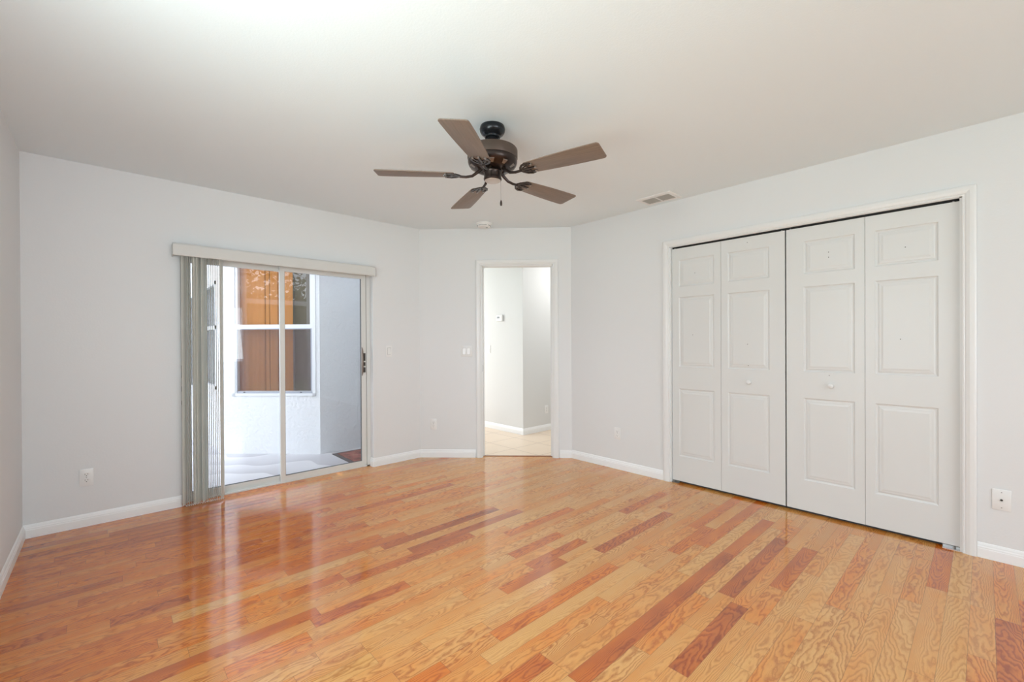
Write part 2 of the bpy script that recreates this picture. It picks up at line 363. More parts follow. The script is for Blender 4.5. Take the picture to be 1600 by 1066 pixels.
# ------------------------------------------------------------------ bifold closet doors
DF = .020       # door face behind the wall plane
ZB, ZT = .020, CLZ-.018
def leaf(parent, s0, s1, ps0, ps1, name='door_leaf'):
    zs = [(.235,.818),(1.005,1.606),(1.697,1.928)]
    b = MB(); fy = DF; th = .034
    def q(x0,x1,z0,z1,y=fy): b.face([(x0,y,z0),(x1,y,z0),(x1,y,z1),(x0,y,z1)])
    q(s0,ps0,ZB,ZT); q(ps1,s1,ZB,ZT)
    edges = [ZB]+[v for z in zs for v in z]+[ZT]
    for i in range(0,len(edges),2): q(ps0,ps1,edges[i],edges[i+1])
    prof = [(0,0),(.004,.0045),(.010,.0065),(.015,.0062),(.020,.0035),(.030,.0028),(.040,.0005)]
    for z0,z1 in zs:
        for (i0,d0),(i1,d1) in zip(prof, prof[1:]):
            A = [(ps0+i0,z0+i0),(ps1-i0,z0+i0),(ps1-i0,z1-i0),(ps0+i0,z1-i0)]; B = [(ps0+i1,z0+i1),(ps1-i1,z0+i1),(ps1-i1,z1-i1),(ps0+i1,z1-i1)]
            for k in range(4):
                k2 = (k+1)%4; b.face([(A[k][0],fy+d0,A[k][1]),(A[k2][0],fy+d0,A[k2][1]),(B[k2][0],fy+d1,B[k2][1]),(B[k][0],fy+d1,B[k][1])])
        i, d = prof[-1]; q(ps0+i,ps1-i,z0+i,z1-i,fy+d)
    # sides and back
    b.face([(s0,fy,ZB),(s0,fy+th,ZB),(s0,fy+th,ZT),(s0,fy,ZT)]); b.face([(s1,fy,ZB),(s1,fy,ZT),(s1,fy+th,ZT),(s1,fy+th,ZB)])
    b.face([(s0,fy,ZT),(s0,fy+th,ZT),(s1,fy+th,ZT),(s1,fy,ZT)]); b.face([(s0,fy,ZB),(s1,fy,ZB),(s1,fy+th,ZB),(s0,fy+th,ZB)])
    b.face([(s0,fy+th,ZB),(s1,fy+th,ZB),(s1,fy+th,ZT),(s0,fy+th,ZT)])
    bmesh.ops.remove_doubles(b.bm, verts=b.bm.verts, dist=.00001)
    o = b.build(name, DOORP, parent); return o
def knob(parent, s, z):
    M = Matrix.Translation((s, DF, z)) @ Matrix.Rotation(PI/2, 4, 'X')
    MB().lathe([(.008,-.001),(.0085,.004),(.006,.008),(.0075,.013),(.0135,.017),(.0165,.023),(.0155,.029),(.010,.033),(.003,.0345)], 24, M).build('knob', TRIM, parent, smooth=True)
def pinhole(parent, s, z, d=0, r=.0032):
    M = Matrix.Translation((s, DF+d, z)) @ Matrix.Rotation(PI/2, 4, 'X')
    MB().lathe([(r,-.001),(r*.8,.0012)], 8, M).build('nail_hole', DARK, parent)
def pin(parent, s):
    b = MB(); b.lathe([(.005,ZT-.001),(.005,CLZ-.011)], 10, Matrix.Translation((s,DF+.012,0))); b.build('pivot_pin', STEEL, parent)
d1 = empty('door_1', (XD,0,0), RZ['D']); struct(d1)
leaf(d1, -1.857, -1.4445, -1.796, -1.497); leaf(d1, -1.4425, -.990, -1.391, -1.092)
knob(d1, -1.230, .908); pin(d1, -1.835); pin(d1, -1.012)
def px_h(parent, lst):
    for s, z in lst: pinhole(parent, s, z, .0005)
px_h(d1, [(-1.655,1.80),(-1.675,1.28),(-1.245,1.985),(-1.245,1.20),(-1.24,1.035)])
d2 = empty('door_2', (XD,0,0), RZ['D']); struct(d2)
leaf(d2, -.981, -.5325, -.874, -.584); leaf(d2, -.5305, -.097, -.480, -.188)
knob(d2, -.712, .914); pin(d2, -.958); pin(d2, -.125)
px_h(d2, [(-.727,1.83),(-.727,1.795),(-.725,.985),(-.335,1.80),(-.358,1.23)])
# floor pivot brackets
for s0, s1, lab in ((-.172,-.100,'metal floor bracket under the near end of the right bifold door'),(-1.862,-1.80,'metal floor bracket under the far end of the left bifold door')):
    e = empty('pivot_bracket', (XD, -(s0+s1)/2, 0), RZ['D']); h = (s1-s0)/2
    MB().box(-h,h,.004,.034,.0,.003).box(-h,h,.031,.034,.003,.014).build('plate', STEEL, e)
    MB().lathe([(.005,.003),(.005,.014),(.003,.017)], 10, Matrix.Translation((.012 if s0 > -1 else -.012,.016,0))).build('pivot_stud', STEEL, e)
    tag(e, lab, 'bracket')

# ------------------------------------------------------------------ outlets, switches, plates
def outlet_proto():
    e = empty('wall_outlet')
    MB().box(-.035,.035,-.0055,0,-.0575,.0575).build('cover_plate', PLATE, e, bevel=.003)
    for dz in (.0195,-.0195):
        poly = []
        for k in range(24):
            a = 2*PI*k/24; x = .0172*math.cos(a); z = .0172*math.sin(a); poly.append((x, max(-.0135,min(.0135,z))))
        b = MB(); A = [b.bm.verts.new((x,-.005,z+dz)) for x,z in poly]; B = [b.bm.verts.new((x,-.0072,z+dz)) for x,z in poly]
        b.bm.faces.new(B[::-1]); 
        for k in range(24): b.bm.faces.new((A[k],A[(k+1)%24],B[(k+1)%24],B[k]))
        r = b.build('receptacle', PLATE, e)
        b = MB(); b.box(-.0078,-.0055,-.0076,-.0070,dz-.0005,dz+.0075).box(.0055,.0078,-.0076,-.0070,dz+.0005,dz+.0072)
        b.lathe([(.0027,.0070),(.0027,.0076)], 10, Matrix.Translation((0,0,dz-.0075))@Matrix.Rotation(PI/2,4,'X')).build('slots', DARK, r)
    MB().lathe([(.003,.005),(.0026,.0066)], 10, Matrix.Rotation(PI/2,4,'X')).build('screw', GREYM, e)
    return e
op = outlet_proto(); first = True
def place_outlet(loc, rz, label):
    global first
    o = op if first else copy_tree(op); first = False
    o.location = loc; o.rotation_euler = (0,0,rz); tag(o, label, 'outlet', 'wall outlets low on the walls')
place_outlet((-.106,YB,.328), 0, 'white duplex outlet low on the wall left of the sliding door')
def cloc(s, z): return (XBC+s/2**.5, YB-s/2**.5, z)
place_outlet(cloc(.145,.354), RZ['C'], 'white duplex outlet low on the wall between sliding door and open doorway')
place_outlet((XD,2.407,.342), RZ['D'], 'white duplex outlet low on the wall between open doorway and closet')
place_outlet((4.49,4.155,.293), 0, 'white duplex outlet on the shaded hallway wall beyond the doorway')
def switch(n, loc, rz, label):
    e = empty('light_switch', loc, rz); w2 = .035+.023*(n-1)
    MB().box(-w2,w2,-.0055,0,-.0575,.0575).build('cover_plate', PLATE, e, bevel=.003)
    for k in range(n):
        cx = (k-(n-1)/2)*.046
        b = MB(); b.box(cx-.0185,cx+.0185,-.0058,-.005,-.035,.035); b.build('switch_gap', mat('switch_shadow_gap',(.35,.34,.33),.6) if 'switch_shadow_gap' not in bpy.data.materials else bpy.data.materials['switch_shadow_gap'], e)
        MB().hexa([(cx-.0165,-.0055,-.033),(cx+.0165,-.0055,-.033),(cx+.0165,-.0055,.033),(cx-.0165,-.0055,.033)],[(cx-.0165,-.0105,-.033),(cx+.0165,-.0105,-.033),(cx+.0165,-.0068,.033),(cx-.0165,-.0068,.033)]).build('rocker', PLATE, e)
    return tag(e, label, 'switch')
switch(1, (2.102,YB,1.142), 0, 'single white rocker switch on the wall right of the sliding door')
switch(2, cloc(.504,1.134), RZ['C'], 'double white rocker switch left of the open doorway')
switch(1, (4.04,4.85,1.13), -PI/2, 'white rocker switch on the bright hallway wall below the thermostat')
e = empty('cable_wall_plate', (XD,-.061,.341), RZ['D'])
MB().box(-.036,.036,-.0055,0,-.0575,.0575).build('cover_plate', PLATE, e, bevel=.003)
MB().lathe([(.0055,.005),(.0055,.008),(.004,.0082),(.004,.013)], 12, Matrix.Rotation(PI/2,4,'X')).build('coaxial_connector', DARK, e)
for dz in (.042,-.042): MB().lathe([(.003,.005),(.0026,.0066)], 10, Matrix.Translation((0,0,dz))@Matrix.Rotation(PI/2,4,'X')).build('screw', GREYM, e)
tag(e, 'white square wall plate with a small dark cable connector, right of the closet', 'wall plate')
e = empty('thermostat', (4.04,4.60,1.566), -PI/2)
MB().box(-.062,.062,-.027,0,-.045,.045).build('housing', PLATE, e, bevel=.005)
MB().box(-.042,.010,-.0282,-.0268,-.002,.022).build('screen', mat('lcd_grey',(.16,.18,.19),.3), e)
tag(e, 'white thermostat with a small grey display on the bright hallway wall', 'thermostat')

# ------------------------------------------------------------------ smoke detector, ceiling vent
e = empty('smoke_detector', (2.830,3.470,H))
MB().lathe([(.080,0),(.080,-.010),(.074,-.013)], 40).build('base', PLATE, e, smooth=True)
MB().lathe([(.070,-.012),(.070,-.016),(.064,-.034),(.058,-.040),(.030,-.042),(.006,-.042)], 40).build('cover', PLATE, e, smooth=True)
SLG = mat('slot_grey',(.25,.25,.25),.7)
for k in range(4):
    b = MB(); n = 6
    for q in range(n):
        t0, t1 = [2*PI*(k/4+(q+d)/n*.21) for d in (0,1)]
        P = lambda t, rr, z: (rr*math.cos(t), rr*math.sin(t), z)
        b.hexa([P(t0,.066,-.027),P(t1,.066,-.027),P(t1,.064,-.031),P(t0,.064,-.031)],[P(t0,.0692,-.027),P(t1,.0692,-.027),P(t1,.0676,-.031),P(t0,.0676,-.031)])
    bmesh.ops.remove_doubles(b.bm, verts=b.bm.verts, dist=.00001)
    b.build('vent_slot', SLG, e)
MB().lathe([(.012,-.0415),(.011,-.045),(.004,-.046)], 16, Matrix.Translation((.02,-.02,0))).build('test_button', GREYM, e, smooth=True)
tag(e, 'round white smoke detector on the ceiling near the corner wall', 'smoke detector')

e = empty('ceiling_vent', (3.443,1.880,H))
b = MB(); hx,hy = .106,.156; ix,iy = .066,.122; zb = -.008
def ringfaces(b, ax,ay,az, bx,by,bz):
    A = [(-ax,-ay,az),(ax,-ay,az),(ax,ay,az),(-ax,ay,az)]; B = [(-bx,-by,bz),(bx,-by,bz),(bx,by,bz),(-bx,by,bz)]
    for k in range(4): b.face([A[k],A[(k+1)%4],B[(k+1)%4],B[k]])
ringfaces(b,hx,hy,0,hx,hy,-.003); ringfaces(b,hx,hy,-.003,hx-.012,hy-.012,zb); ringfaces(b,hx-.012,hy-.012,zb,ix,iy,zb); ringfaces(b,ix,iy,zb,ix,iy,0)
b.build('frame', PLATE, e)
MB().box(-ix,ix,-.006,.006,zb,-.001).build('divider', PLATE, e)
VG = mat('vent_louver', (.42,.42,.40), .5)
MB().box(-ix,ix,-iy,iy,-.0012,-.0002).build('duct_shade_plate', HOLE, e)  # black plate painted for the shade inside the duct, no hole behind
for y0,y1 in ((-iy+.001,-.007),(.007,iy-.001)):
    for k in range(8):
        x = -ix+.010+k*.0162
        MB().hexa([(x-.006,y0,-.0015),(x-.005,y0,-.0015),(x-.005,y1,-.0015),(x-.006,y1,-.0015)],[(x+.004,y0,-.0075),(x+.005,y0,-.0075),(x+.005,y1,-.0075),(x+.004,y1,-.0075)]).build('louver', VG, e)
tag(e, 'white ceiling air vent with two grey louvered halves near the closet', 'vent')

# ------------------------------------------------------------------ ceiling fan
FX, FY = 1.605, 1.888
fan = empty('ceiling_fan', (FX,FY,H))
def Z(z): return z-H
MB().lathe([(.068,Z(2.440)),(.070,Z(2.434)),(.072,Z(2.424)),(.070,Z(2.411)),(.063,Z(2.399)),(.052,Z(2.390)),(.045,Z(2.385)),(.043,Z(2.376)),(.040,Z(2.374))],40).build('canopy', BLACKC, fan, smooth=True)
MB().lathe([(.030,Z(2.378)),(.033,Z(2.366)),(.026,Z(2.354)),(.016,Z(2.348)),(.016,Z(2.325)),(.030,Z(2.320)),(.034,Z(2.308))],24).build('hanger_ball', BLACKC, fan, smooth=True)
mh = MB().lathe([(.030,Z(2.318)),(.100,Z(2.317)),(.126,Z(2.312)),(.137,Z(2.309)),(.141,Z(2.303)),(.141,Z(2.258)),(.139,Z(2.253)),(.135,Z(2.252))],48).build('motor_housing', BROWNB, fan, smooth=True)
bw = MB().lathe([(.136,Z(2.256)),(.139,Z(2.248)),(.139,Z(2.238)),(.134,Z(2.222)),(.120,Z(2.208)),(.097,Z(2.198)),(.070,Z(2.194)),(.045,Z(2.194))],48).build('lower_housing', BRONZE, fan, smooth=True)
# cooling slots of the lower housing
LSLOT = mat('bright_slot', (.28,.24,.21), .3, .6)
for k in range(10):
    a = 2*PI*k/10+.2; M = Matrix.Rotation(a,4,'Z'); b = MB()
    A = [M@Vector((.126,y,Z(2.2145-.0030))) for y in (-.014,.014)]+[M@Vector((.104,y,Z(2.2015-.0022))) for y in (.008,-.008)]
    b.hexa(A, [p+Vector((0,0,.004)) for p in A]); b.build('vent_slot', LSLOT, bw)
sw = MB().lathe([(.040,Z(2.198)),(.050,Z(2.190)),(.052,Z(2.184)),(.049,Z(2.178)),(.049,Z(2.150)),(.051,Z(2.146)),(.050,Z(2.139)),(.046,Z(2.136))],36).build('switch_housing', BRONZE, fan, smooth=True)
MB().lathe([(.0455,Z(2.1365)),(.044,Z(2.134)),(.010,Z(2.133)),(.003,Z(2.1325))],36).build('bottom_cap', mat('cap_satin',(.50,.42,.37),.3,.6), sw, smooth=True)
b = MB(); b.tube([(.034,-.030,Z(2.150)),(.034,-.032,Z(2.1)),(.034,-.032,Z(2.022))], .0011, 6)
pc = b.build('pull_chain', GREYM, fan)
MB().lathe([(.002,Z(2.026)),(.0045,Z(2.020)),(.0065,Z(2.008)),(.006,Z(1.998)),(.003,Z(1.994))],14, Matrix.Translation((.034,-.032,0))).build('chain_pull', BRONZE, pc, smooth=True)
ZBL = Z(2.160); R1 = .645; R0 = .215; PITCHB = -.1482
def blade_outline():
    P = []
    def add(x,y): P.append((x,y))
    w0, w1 = .052, .0715
    # inner end, slightly rounded, outer end with rounded corners
    for a in (200,225,250,270): add(R0+.014+.014*math.cos(math.radians(a)), -w0+.014+.014*math.sin(math.radians(a)))
    for t in (.25,.5,.75,.95): add(R0+(R1-R0-.018)*t, -(w0+(w1-w0)*math.sin(t*PI/2)))
    for a in (285,310,335,355): add(R1-.018+.018*math.cos(math.radians(a)), -w1+.018+.018*math.sin(math.radians(a)))
    return P+[(x,-y) for x,y in P[::-1]]
def arm_shape(): pass
blade0 = iron0 = None
for k in range(5):
    a = -2.5418-k*2*PI/5
    M = Matrix.Rotation(a,4,'Z') @ Matrix.Translation((0,0,ZBL)) @ Matrix.Rotation(PITCHB,4,'X')
    # blade
    if blade0 is None:
        b = MB(); b.prism(blade_outline(), 0, .0055); bl = b.build('blade', BLADE, fan, bevel=.0015)
        blade0 = bl
        # blade iron: curved arm from motor plus a three-lobed plate under the blade, with two open loops
        b = MB()
        b.tube([(.062,0,.040),(.085,0,.020),(.115,0,-.001),(.150,0,-.007),(.185,0,-.006)], [.010,.009,.008,.0075,.007], 8)
        def strap(pts, wd, z0=-.0045, z1=.0):
            for (xa,ya),(xb,yb) in zip(pts, pts[1:]):
                d = Vector((xb-xa,yb-ya)).normalized(); n = Vector((-d.y,d.x))*wd/2; e2 = d*wd*.3
                A = [(xa-e2.x+n.x,ya-e2.y+n.y),(xa-e2.x-n.x,ya-e2.y-n.y),(xb+e2.x-n.x,yb+e2.y-n.y),(xb+e2.x+n.x,yb+e2.y+n.y)]
                b.hexa([(x,y,z0) for x,y in A],[(x,y,z1) for x,y in A])
        for sg in (1,-1):
            strap([(.180,0),(.192,.022*sg),(.210,.040*sg),(.232,.048*sg),(.252,.043*sg),(.262,.034*sg)], .011, -.006, 0)
            strap([(.185,0),(.205,.016*sg),(.222,.024*sg),(.240,.030*sg),(.258,.036*sg)], .008, -.005, 0)
            strap([(.240,.030*sg),(.228,.012*sg),(.222,0)], .007, -.005, 0)
        strap([(.180,0),(.210,0),(.268,0)], .013, -.006, 0)
        ir = b.build('blade_iron', BRONZE, fan); iron0 = ir
        scr = []
        for sx, sy in ((.262,.034),(.262,-.034),(.272,0)):
            s_ = MB().lathe([(.007,-.0005),(.0068,-.006),(.004,-.0085)],12, Matrix.Translation((sx,sy,0))).build('screw', STEEL, ir, smooth=True)
    else:
        bl = blade0.copy(); COL.objects.link(bl)
        ir = copy_tree(iron0, fan)
    bl.matrix_local = M; ir.matrix_local = M
tag(fan, 'dark bronze five-blade ceiling fan with brown blades and a pull chain', 'ceiling fan')

# ------------------------------------------------------------------ patio sliding door (structure)
sd = empty('door_3', (DOX0, YB, 0)); struct(sd)
def X(x): return x-DOX0
def bb(x0,x1,y0,y1,z0,z1,name,m,parent=sd,bevel=0): return MB().box(X(x0),X(x1),y0,y1,z0,z1).build(name,m,parent,bevel=bevel)
fy0, fy1 = .065, .165
b = MB(); b.box(X(DOX0),X(DOX0+.030),fy0,fy1,0,DOZ).box(X(DOX1-.038),X(DOX1),fy0,fy1,0,DOZ).box(0,X(DOX1),fy0,fy1,DOZ-.04,DOZ)
b.box(X(DOX1-.046),X(DOX1-.038),.085,.095,0,DOZ-.04)
b.build('frame', ALU, sd)
b = MB(); b.box(0,X(DOX1),fy0,fy1+.03,-.03,.010).box(0,X(DOX1),.088,.092,.010,.020).box(0,X(DOX1),.128,.132,.010,.020); b.build('sill_track', ALU, sd)
# fixed panel (left, outer track), sliding panel (right, inner track)
def panel(name, x0, x1, y0, y1, sl, sr, rb=.050):
    b = MB(); z0, z1 = .010, DOZ-.045
    b.box(X(x0),X(x0+sl),y0,y1,z0,z1).box(X(x1-sr),X(x1),y0,y1,z0,z1).box(X(x0+sl),X(x1-sr),y0,y1,z0,z0+rb).box(X(x0+sl),X(x1-sr),y0,y1,z1-.05,z1)
    p = b.build(name, ALU, sd)
    g = MB().box(X(x0+sl-.003),X(x1-sr+.003),(y0+y1)/2-.002,(y0+y1)/2+.002,z0+rb-.003,z1-.047).build('pane', PANE, p)
    gk = mat('gasket',(.10,.10,.10),.6) if 'gasket' not in bpy.data.materials else bpy.data.materials['gasket']
    b = MB(); b.box(X(x0+sl),X(x0+sl+.003),y0+.006,y1-.006,z0+rb,z1-.05).box(X(x1-sr-.003),X(x1-sr),y0+.006,y1-.006,z0+rb,z1-.05).box(X(x0+sl),X(x1-sr),y0+.006,y1-.006,z0+rb,z0+rb+.003); b.build('gasket', gk, p)
    return p
fp = panel('fixed_panel', DOX0+.028, 1.158, .108, .138, .045, .030)
sp = panel('sliding_panel', 1.112, 1.892, .070, .100, .038, .046)
HB = mat('bronze_pull', (.22,.17,.14), .4, .5)
hx0 = 1.860
b = MB(); pts = [(X(hx0-.010),.068,1.180),(X(hx0-.014),.050,1.165),(X(hx0-.018),.036,1.120),(X(hx0-.018),.032,1.045),(X(hx0-.018),.036,.965),(X(hx0-.014),.050,.925),(X(hx0-.010),.068,.905)]
b.tube(pts, [.004,.006,.008,.009,.008,.006,.004], 8); h_ = b.build('handle', HB, sp, smooth=True); h_['label'] = 'bronze pull handle'
b = MB(); b.box(X(hx0+.004),X(hx0+.022),.062,.070,1.050,1.125).box(X(hx0+.004),X(hx0+.022),.062,.070,1.000,1.035).box(X(hx0+.004),X(hx0+.022),.062,.070,.935,.985); l_ = b.build('latch', DARK, sp); l_['label'] = 'black latch blocks'
b = MB(); b.box(X(DOX0+.004),X(DOX0+.018),.055,.066,.965,1.06).box(X(DOX0+.004),X(DOX0+.016),.057,.066,.86,.90).box(X(DOX0+.004),X(DOX0+.016),.057,.066,.76,.79); b.build('latch_keeper', GREYM, sd)

# ------------------------------------------------------------------ vertical blind
vb = empty('vertical_blind', (.357, YB, 1.875))
vx0, vx1 = 0, 1.555; zt = .092
b = MB(); prof = [(-.100,0),(-.103,.010),(-.103,.078),(-.098,.088),(-.088,zt),(-.078,zt),(-.078,zt-.006),(-.094,.070),(-.094,.0)]
secs = [[(x,y,z) for y,z in prof] for x in (vx0, vx1)]
b.sweep(secs); b.build('valance', VALM, vb)
MB().box(vx0,vx0+.006,-.096,-.001,0,zt-.004).build('valance_return', VALM, vb, bevel=.002)
MB().box(vx1-.006,vx1,-.096,-.001,0,zt-.004).build('valance_return', VALM, vb, bevel=.002)
MB().box(vx0+.02,vx1-.02,-.062,-.028,.030,.060).build('head_rail', ALU, vb)
vxs, vang = [], []
for x, turn in ((.422,18),(.436,-1),(.449,1.5),(.461,-1.5),(.474,0),(.488,12),(.502,22),(.516,20),(.534,2),(.549,24),(.565,4),(.577,0),(.589,1),(.601,-1),(.613,0),(.625,1),(.637,-1),(.650,2),(.662,14)):
    vxs.append(x); vang.append(math.degrees(math.atan2(x, 4.07))+turn)
va0 = None
def vane_mesh():
    b = MB(); n = 8; F = []; 
    for k in range(n+1):
        t = -1+2*k/n; F.append((t*.0445, .0035*(1-t*t)))
    A = [(x2, y2) for y2, x2 in F]
    for (xa,ya),(xb,yb) in zip(A, A[1:]):
        b.hexa([(xa,ya,0),(xb,yb,0),(xb,yb,1.890),(xa,ya,1.890)],[(xa+.0008,ya,0),(xb+.0008,yb,0),(xb+.0008,yb,1.890),(xa+.0008,ya,1.890)])
    bmesh.ops.remove_doubles(b.bm, verts=b.bm.verts, dist=.00005)
    return b
for x, an in zip(vxs, vang):
    if va0 is None: v = va0 = vane_mesh().build('vane', VANE, vb, smooth=True)
    else: v = va0.copy(); COL.objects.link(v)
    v.location = (x-.357, -.046, .022-1.875); v.rotation_euler = (0,0,math.radians(-an))
for side in (-.091,-.003):
    pts = []
    for xa, xb in zip(vxs, vxs[1:]): pts += [(xa-.357,side,.030-1.875), ((xa+xb)/2-.357,side,.018-1.875)]
    pts.append((vxs[-1]-.357,side,.030-1.875)); MB().tube(pts, .0022, 6).build('spacer_chain', TRIM, vb)
tag(vb, 'white vertical blind with valance, vanes gathered at the left of the sliding door', 'blind')

# ------------------------------------------------------------------ hallway beyond the doorway
b = MB(); b.box(4.04,4.16,4.155,8.0,0,2.6).box(4.16,7.0,4.155,4.27,0,2.6); struct(b.build('wall_hall_block', HALLP))
b = MB(); b.box(XD+TH,7.0,2.80,2.92,0,2.6).box(6.9,7.0,2.92,4.155,0,2.6); struct(b.build('wall_hall_south', HALLP))
b = MB(); b.box(2.54,2.66,4.34,5.32,0,2.6).box(2.54,2.66,7.3,8.0,0,2.6).box(2.54,2.66,5.32,7.3,2.35,2.6).box(2.54,2.66,5.32,7.3,0,.35).box(2.54,4.16,7.9,8.0,0,2.6); struct(b.build('wall_hall_west', HALLP))
b = MB(); b.prism([(XD+TH,2.80),(7.0,2.80),(7.0,4.155),(4.16,4.155),(4.16,8.0),(2.54,8.0),(2.54,4.29),(2.75,4.10)], 2.6, 2.66); struct(b.build('ceiling_hall', CEILP))
b = MB(); b.prism([(XD+TH,2.93),(7.0,2.93),(7.0,4.3),(4.16,4.3),(4.16,8.0),(2.54,8.0),(2.54,4.11)], -.06, -.001); struct(b.build('floor_hall', HTILE))
MB_ = [(4.04,8.0-.1),(4.04,4.155),(6.9,4.155)]
baseboard('baseboard_hall', MB_)
b = MB(); b.hexa([(DS0,0.045,-.0005),(DS1,.045,-.0005),(DS1,.075,-.0005),(DS0,.075,-.0005)],[(DS0,0.045,.004),(DS1,.045,.004),(DS1,.075,.004),(DS0,.075,.004)])
t_ = b.build('threshold', mat('wood_threshold',(.30,.12,.05),.4), wc)

# ------------------------------------------------------------------ patio and bay outside
GZ = -.03
b = MB(); b.box(-6.0,2.6,YB+.165,7.4,GZ-.1,GZ); struct(b.build('floor_patio', PORC))
b = MB(); b.box(-30,-6,-20,30,GZ-.12,GZ-.02).box(-6,2.6,7.4,30,GZ-.12,GZ-.02).box(-6,XA-TH-.01,-20,YB+.165,GZ-.12,GZ-.02)
struct(b.build('ground_yard', mat('lawn',(.16,.24,.07),.9,bump=(40,.6,.03))))
C0 = (1.77,5.12)
def e45(s, o=0): # along face 1 of the bay: s negative goes left; o > 0 goes behind it
    return (C0[0]+s/2**.5+o/2**.5, C0[1]-s/2**.5+o/2**.5)
SL = -1.165
be = empty('wall_bay', (C0[0],C0[1],0), RZ['C']); struct(be)
W0, W1, WZ0, WZ1 = -.992, -.068, .655, 2.19
b = MB(); b.box(SL,W0,0,.12,GZ,2.75).box(W1,0,0,.12,GZ,2.75).box(W0,W1,0,.12,GZ,WZ0).box(W0,W1,0,.12,WZ1,2.75); b.build('wall_surface', STUCCO, be)
b = MB(); b.box(C0[0],2.54,C0[1],C0[1]+.12,GZ,2.75); struct(b.build('wall_recess', STUCCO_SHADE))
P1 = e45(SL)
b = MB(); y2 = 7.05
b.box(P1[0],P1[0]+.12,P1[1],6.15,GZ,2.75).box(P1[0],P1[0]+.12,7.0,y2+.12,GZ,2.75).box(P1[0],P1[0]+.12,6.15,7.0,GZ,.69).box(P1[0],P1[0]+.12,6.15,7.0,1.97,2.75)
struct(b.build('wall_bay_side', STUCCO))
b = MB(); b.box(.50,P1[0],y2,y2+.12,GZ,.66).box(.50,P1[0],y2,y2+.12,1.86,2.75).box(.50,.62,y2,y2+.12,.66,1.86).box(.86,P1[0],y2,y2+.12,.66,1.86).box(-3.5,.50,y2,y2+.12,GZ,2.75)
struct(b.build('wall_wing', STUCCO))
struct(MB().box(.6,2.54,YB+.22,y2+.12,2.75,2.85).build('ceiling_patio', mat('soffit',(.8,.8,.8),.7)))
def quadpane(x0,x1,y,z0,z1):
    b = MB(); b.face([(x0,y,z0),(x1,y,z0),(x1,y,z1),(x0,y,z1)]); return b
# bay window 1
w1 = empty('window_1', (C0[0],C0[1],0), RZ['C']); struct(w1)
b = MB(); t = .022; pj = -.012
b.box(W0-t,W0+.010,pj,.02,WZ0-t,WZ1+t).box(W1-.010,W1+t,pj,.02,WZ0-t,WZ1+t).box(W0-t,W1+t,pj,.02,WZ0-t,WZ0+.006).box(W0-t,W1+t,pj,.02,WZ1,WZ1+t)
b.build('window_frame', SASH, w1)
b = MB(); m0, m1 = 1.398, 1.462
b.box(W0+.010,W0+.036,.004,.05,m0,WZ1).box(W1-.046,W1-.010,.004,.05,m0,WZ1).box(W0+.010,W1-.010,.002,.05,m0,m0+.044).box(W0+.010,W1-.010,.004,.05,WZ1-.03,WZ1)
us = b.build('upper_sash', SASH, w1); quadpane(W0+.034,W1-.044,.026,m0+.04,WZ1-.02).build('pane', PANER, us)
b = MB(); b.box(W0+.010,W0+.024,-.004,.05,WZ0+.006,m0).box(W1-.030,W1-.010,.004,.05,WZ0+.006,m0).box(W0+.010,W1-.010,.004,.05,WZ0+.006,WZ0+.03)
ls = b.build('lower_sash', SASH, w1); quadpane(W0+.022,W1-.028,.036,WZ0+.025,m0).build('pane', PANER, ls)
b = MB(); b.box(W0+.024,W0+.034,-.002,.008,WZ0+.008,m0).box(W1-.036,W1-.028,-.002,.008,WZ0+.008,m0).box(W0+.024,W1-.03,-.002,.008,WZ0+.008,WZ0+.024).box(W0+.024,W1-.03,-.002,.008,m0-.010,m0)
sf = b.build('screen_frame', SCREENF, w1)
sm = bpy.data.materials.new('insect_screen'); sm.use_nodes = True; T = NT(sm); pb_ = sm.node_tree.nodes['Principled BSDF']; pb_.inputs['Base Color'].default_value = (.22,.17,.19,1); pb_.inputs['Roughness'].default_value = .8
tr = T.n('ShaderNodeBsdfTransparent'); mx = T.n('ShaderNodeMixShader'); mx.inputs[0].default_value = .30
T.L.new(tr.outputs[0], mx.inputs[1]); T.L.new(pb_.outputs[0], mx.inputs[2]); T.L.new(mx.outputs[0], sm.node_tree.nodes['Material Output'].inputs[0])
quadpane(W0+.032,W1-.034,.002,WZ0+.022,m0-.008).build('screen_mesh', sm, sf)
for s_ in (W0+.115, W1-.150): MB().box(s_-.009,s_+.009,-.006,-.001,WZ0+.012,WZ0+.021).build('sash_latch', DARK, ls)
# curtain and brown blind behind the glass
ct = empty('curtain', (C0[0],C0[1],WZ0), RZ['C'])
b = MB(); n = 60; a0, a1 = W0-.02, -.36; pts = []
for k in range(n+1): s_ = a0+(a1-a0)*k/n; pts.append((s_, .09+.0035*math.sin(k*.45)+.0015*math.sin(k*1.3)))
for (xa,ya),(xb,yb) in zip(pts, pts[1:]): b.hexa([(xa,ya,-.1),(xb,yb,-.1),(xb,yb,1.6),(xa,ya,1.6)],[(xa,ya+.002,-.1),(xb,yb+.002,-.1),(xb,yb+.002,1.6),(xa,ya+.002,1.6)])
bmesh.ops.remove_doubles(b.bm, verts=b.bm.verts, dist=.00005)
b.build('fabric', mat('orange_fabric',(.66,.27,.075),.8), ct, smooth=True)
tag(ct, 'orange-brown curtain hanging behind the patio window', 'curtain')
bd = empty('window_blind', (C0[0],C0[1],WZ0), RZ['C'])
bm_ = mat('brown_vane',(.20,.16,.11),.7); bm2 = None
for k in range(10):
    s_ = -.35+k*.030
    if bm2 is None: bm2 = MB().box(-.0165,.0165,-.001,.001,-.1,1.6).build('slat', bm_, bd); o_ = bm2
    else: o_ = bm2.copy(); COL.objects.link(o_)
    o_.location = (s_,.15,0); o_.rotation_euler = (0,0,math.radians(24))
tag(bd, 'brown vertical slat blind at the right side of the patio window', 'blind')
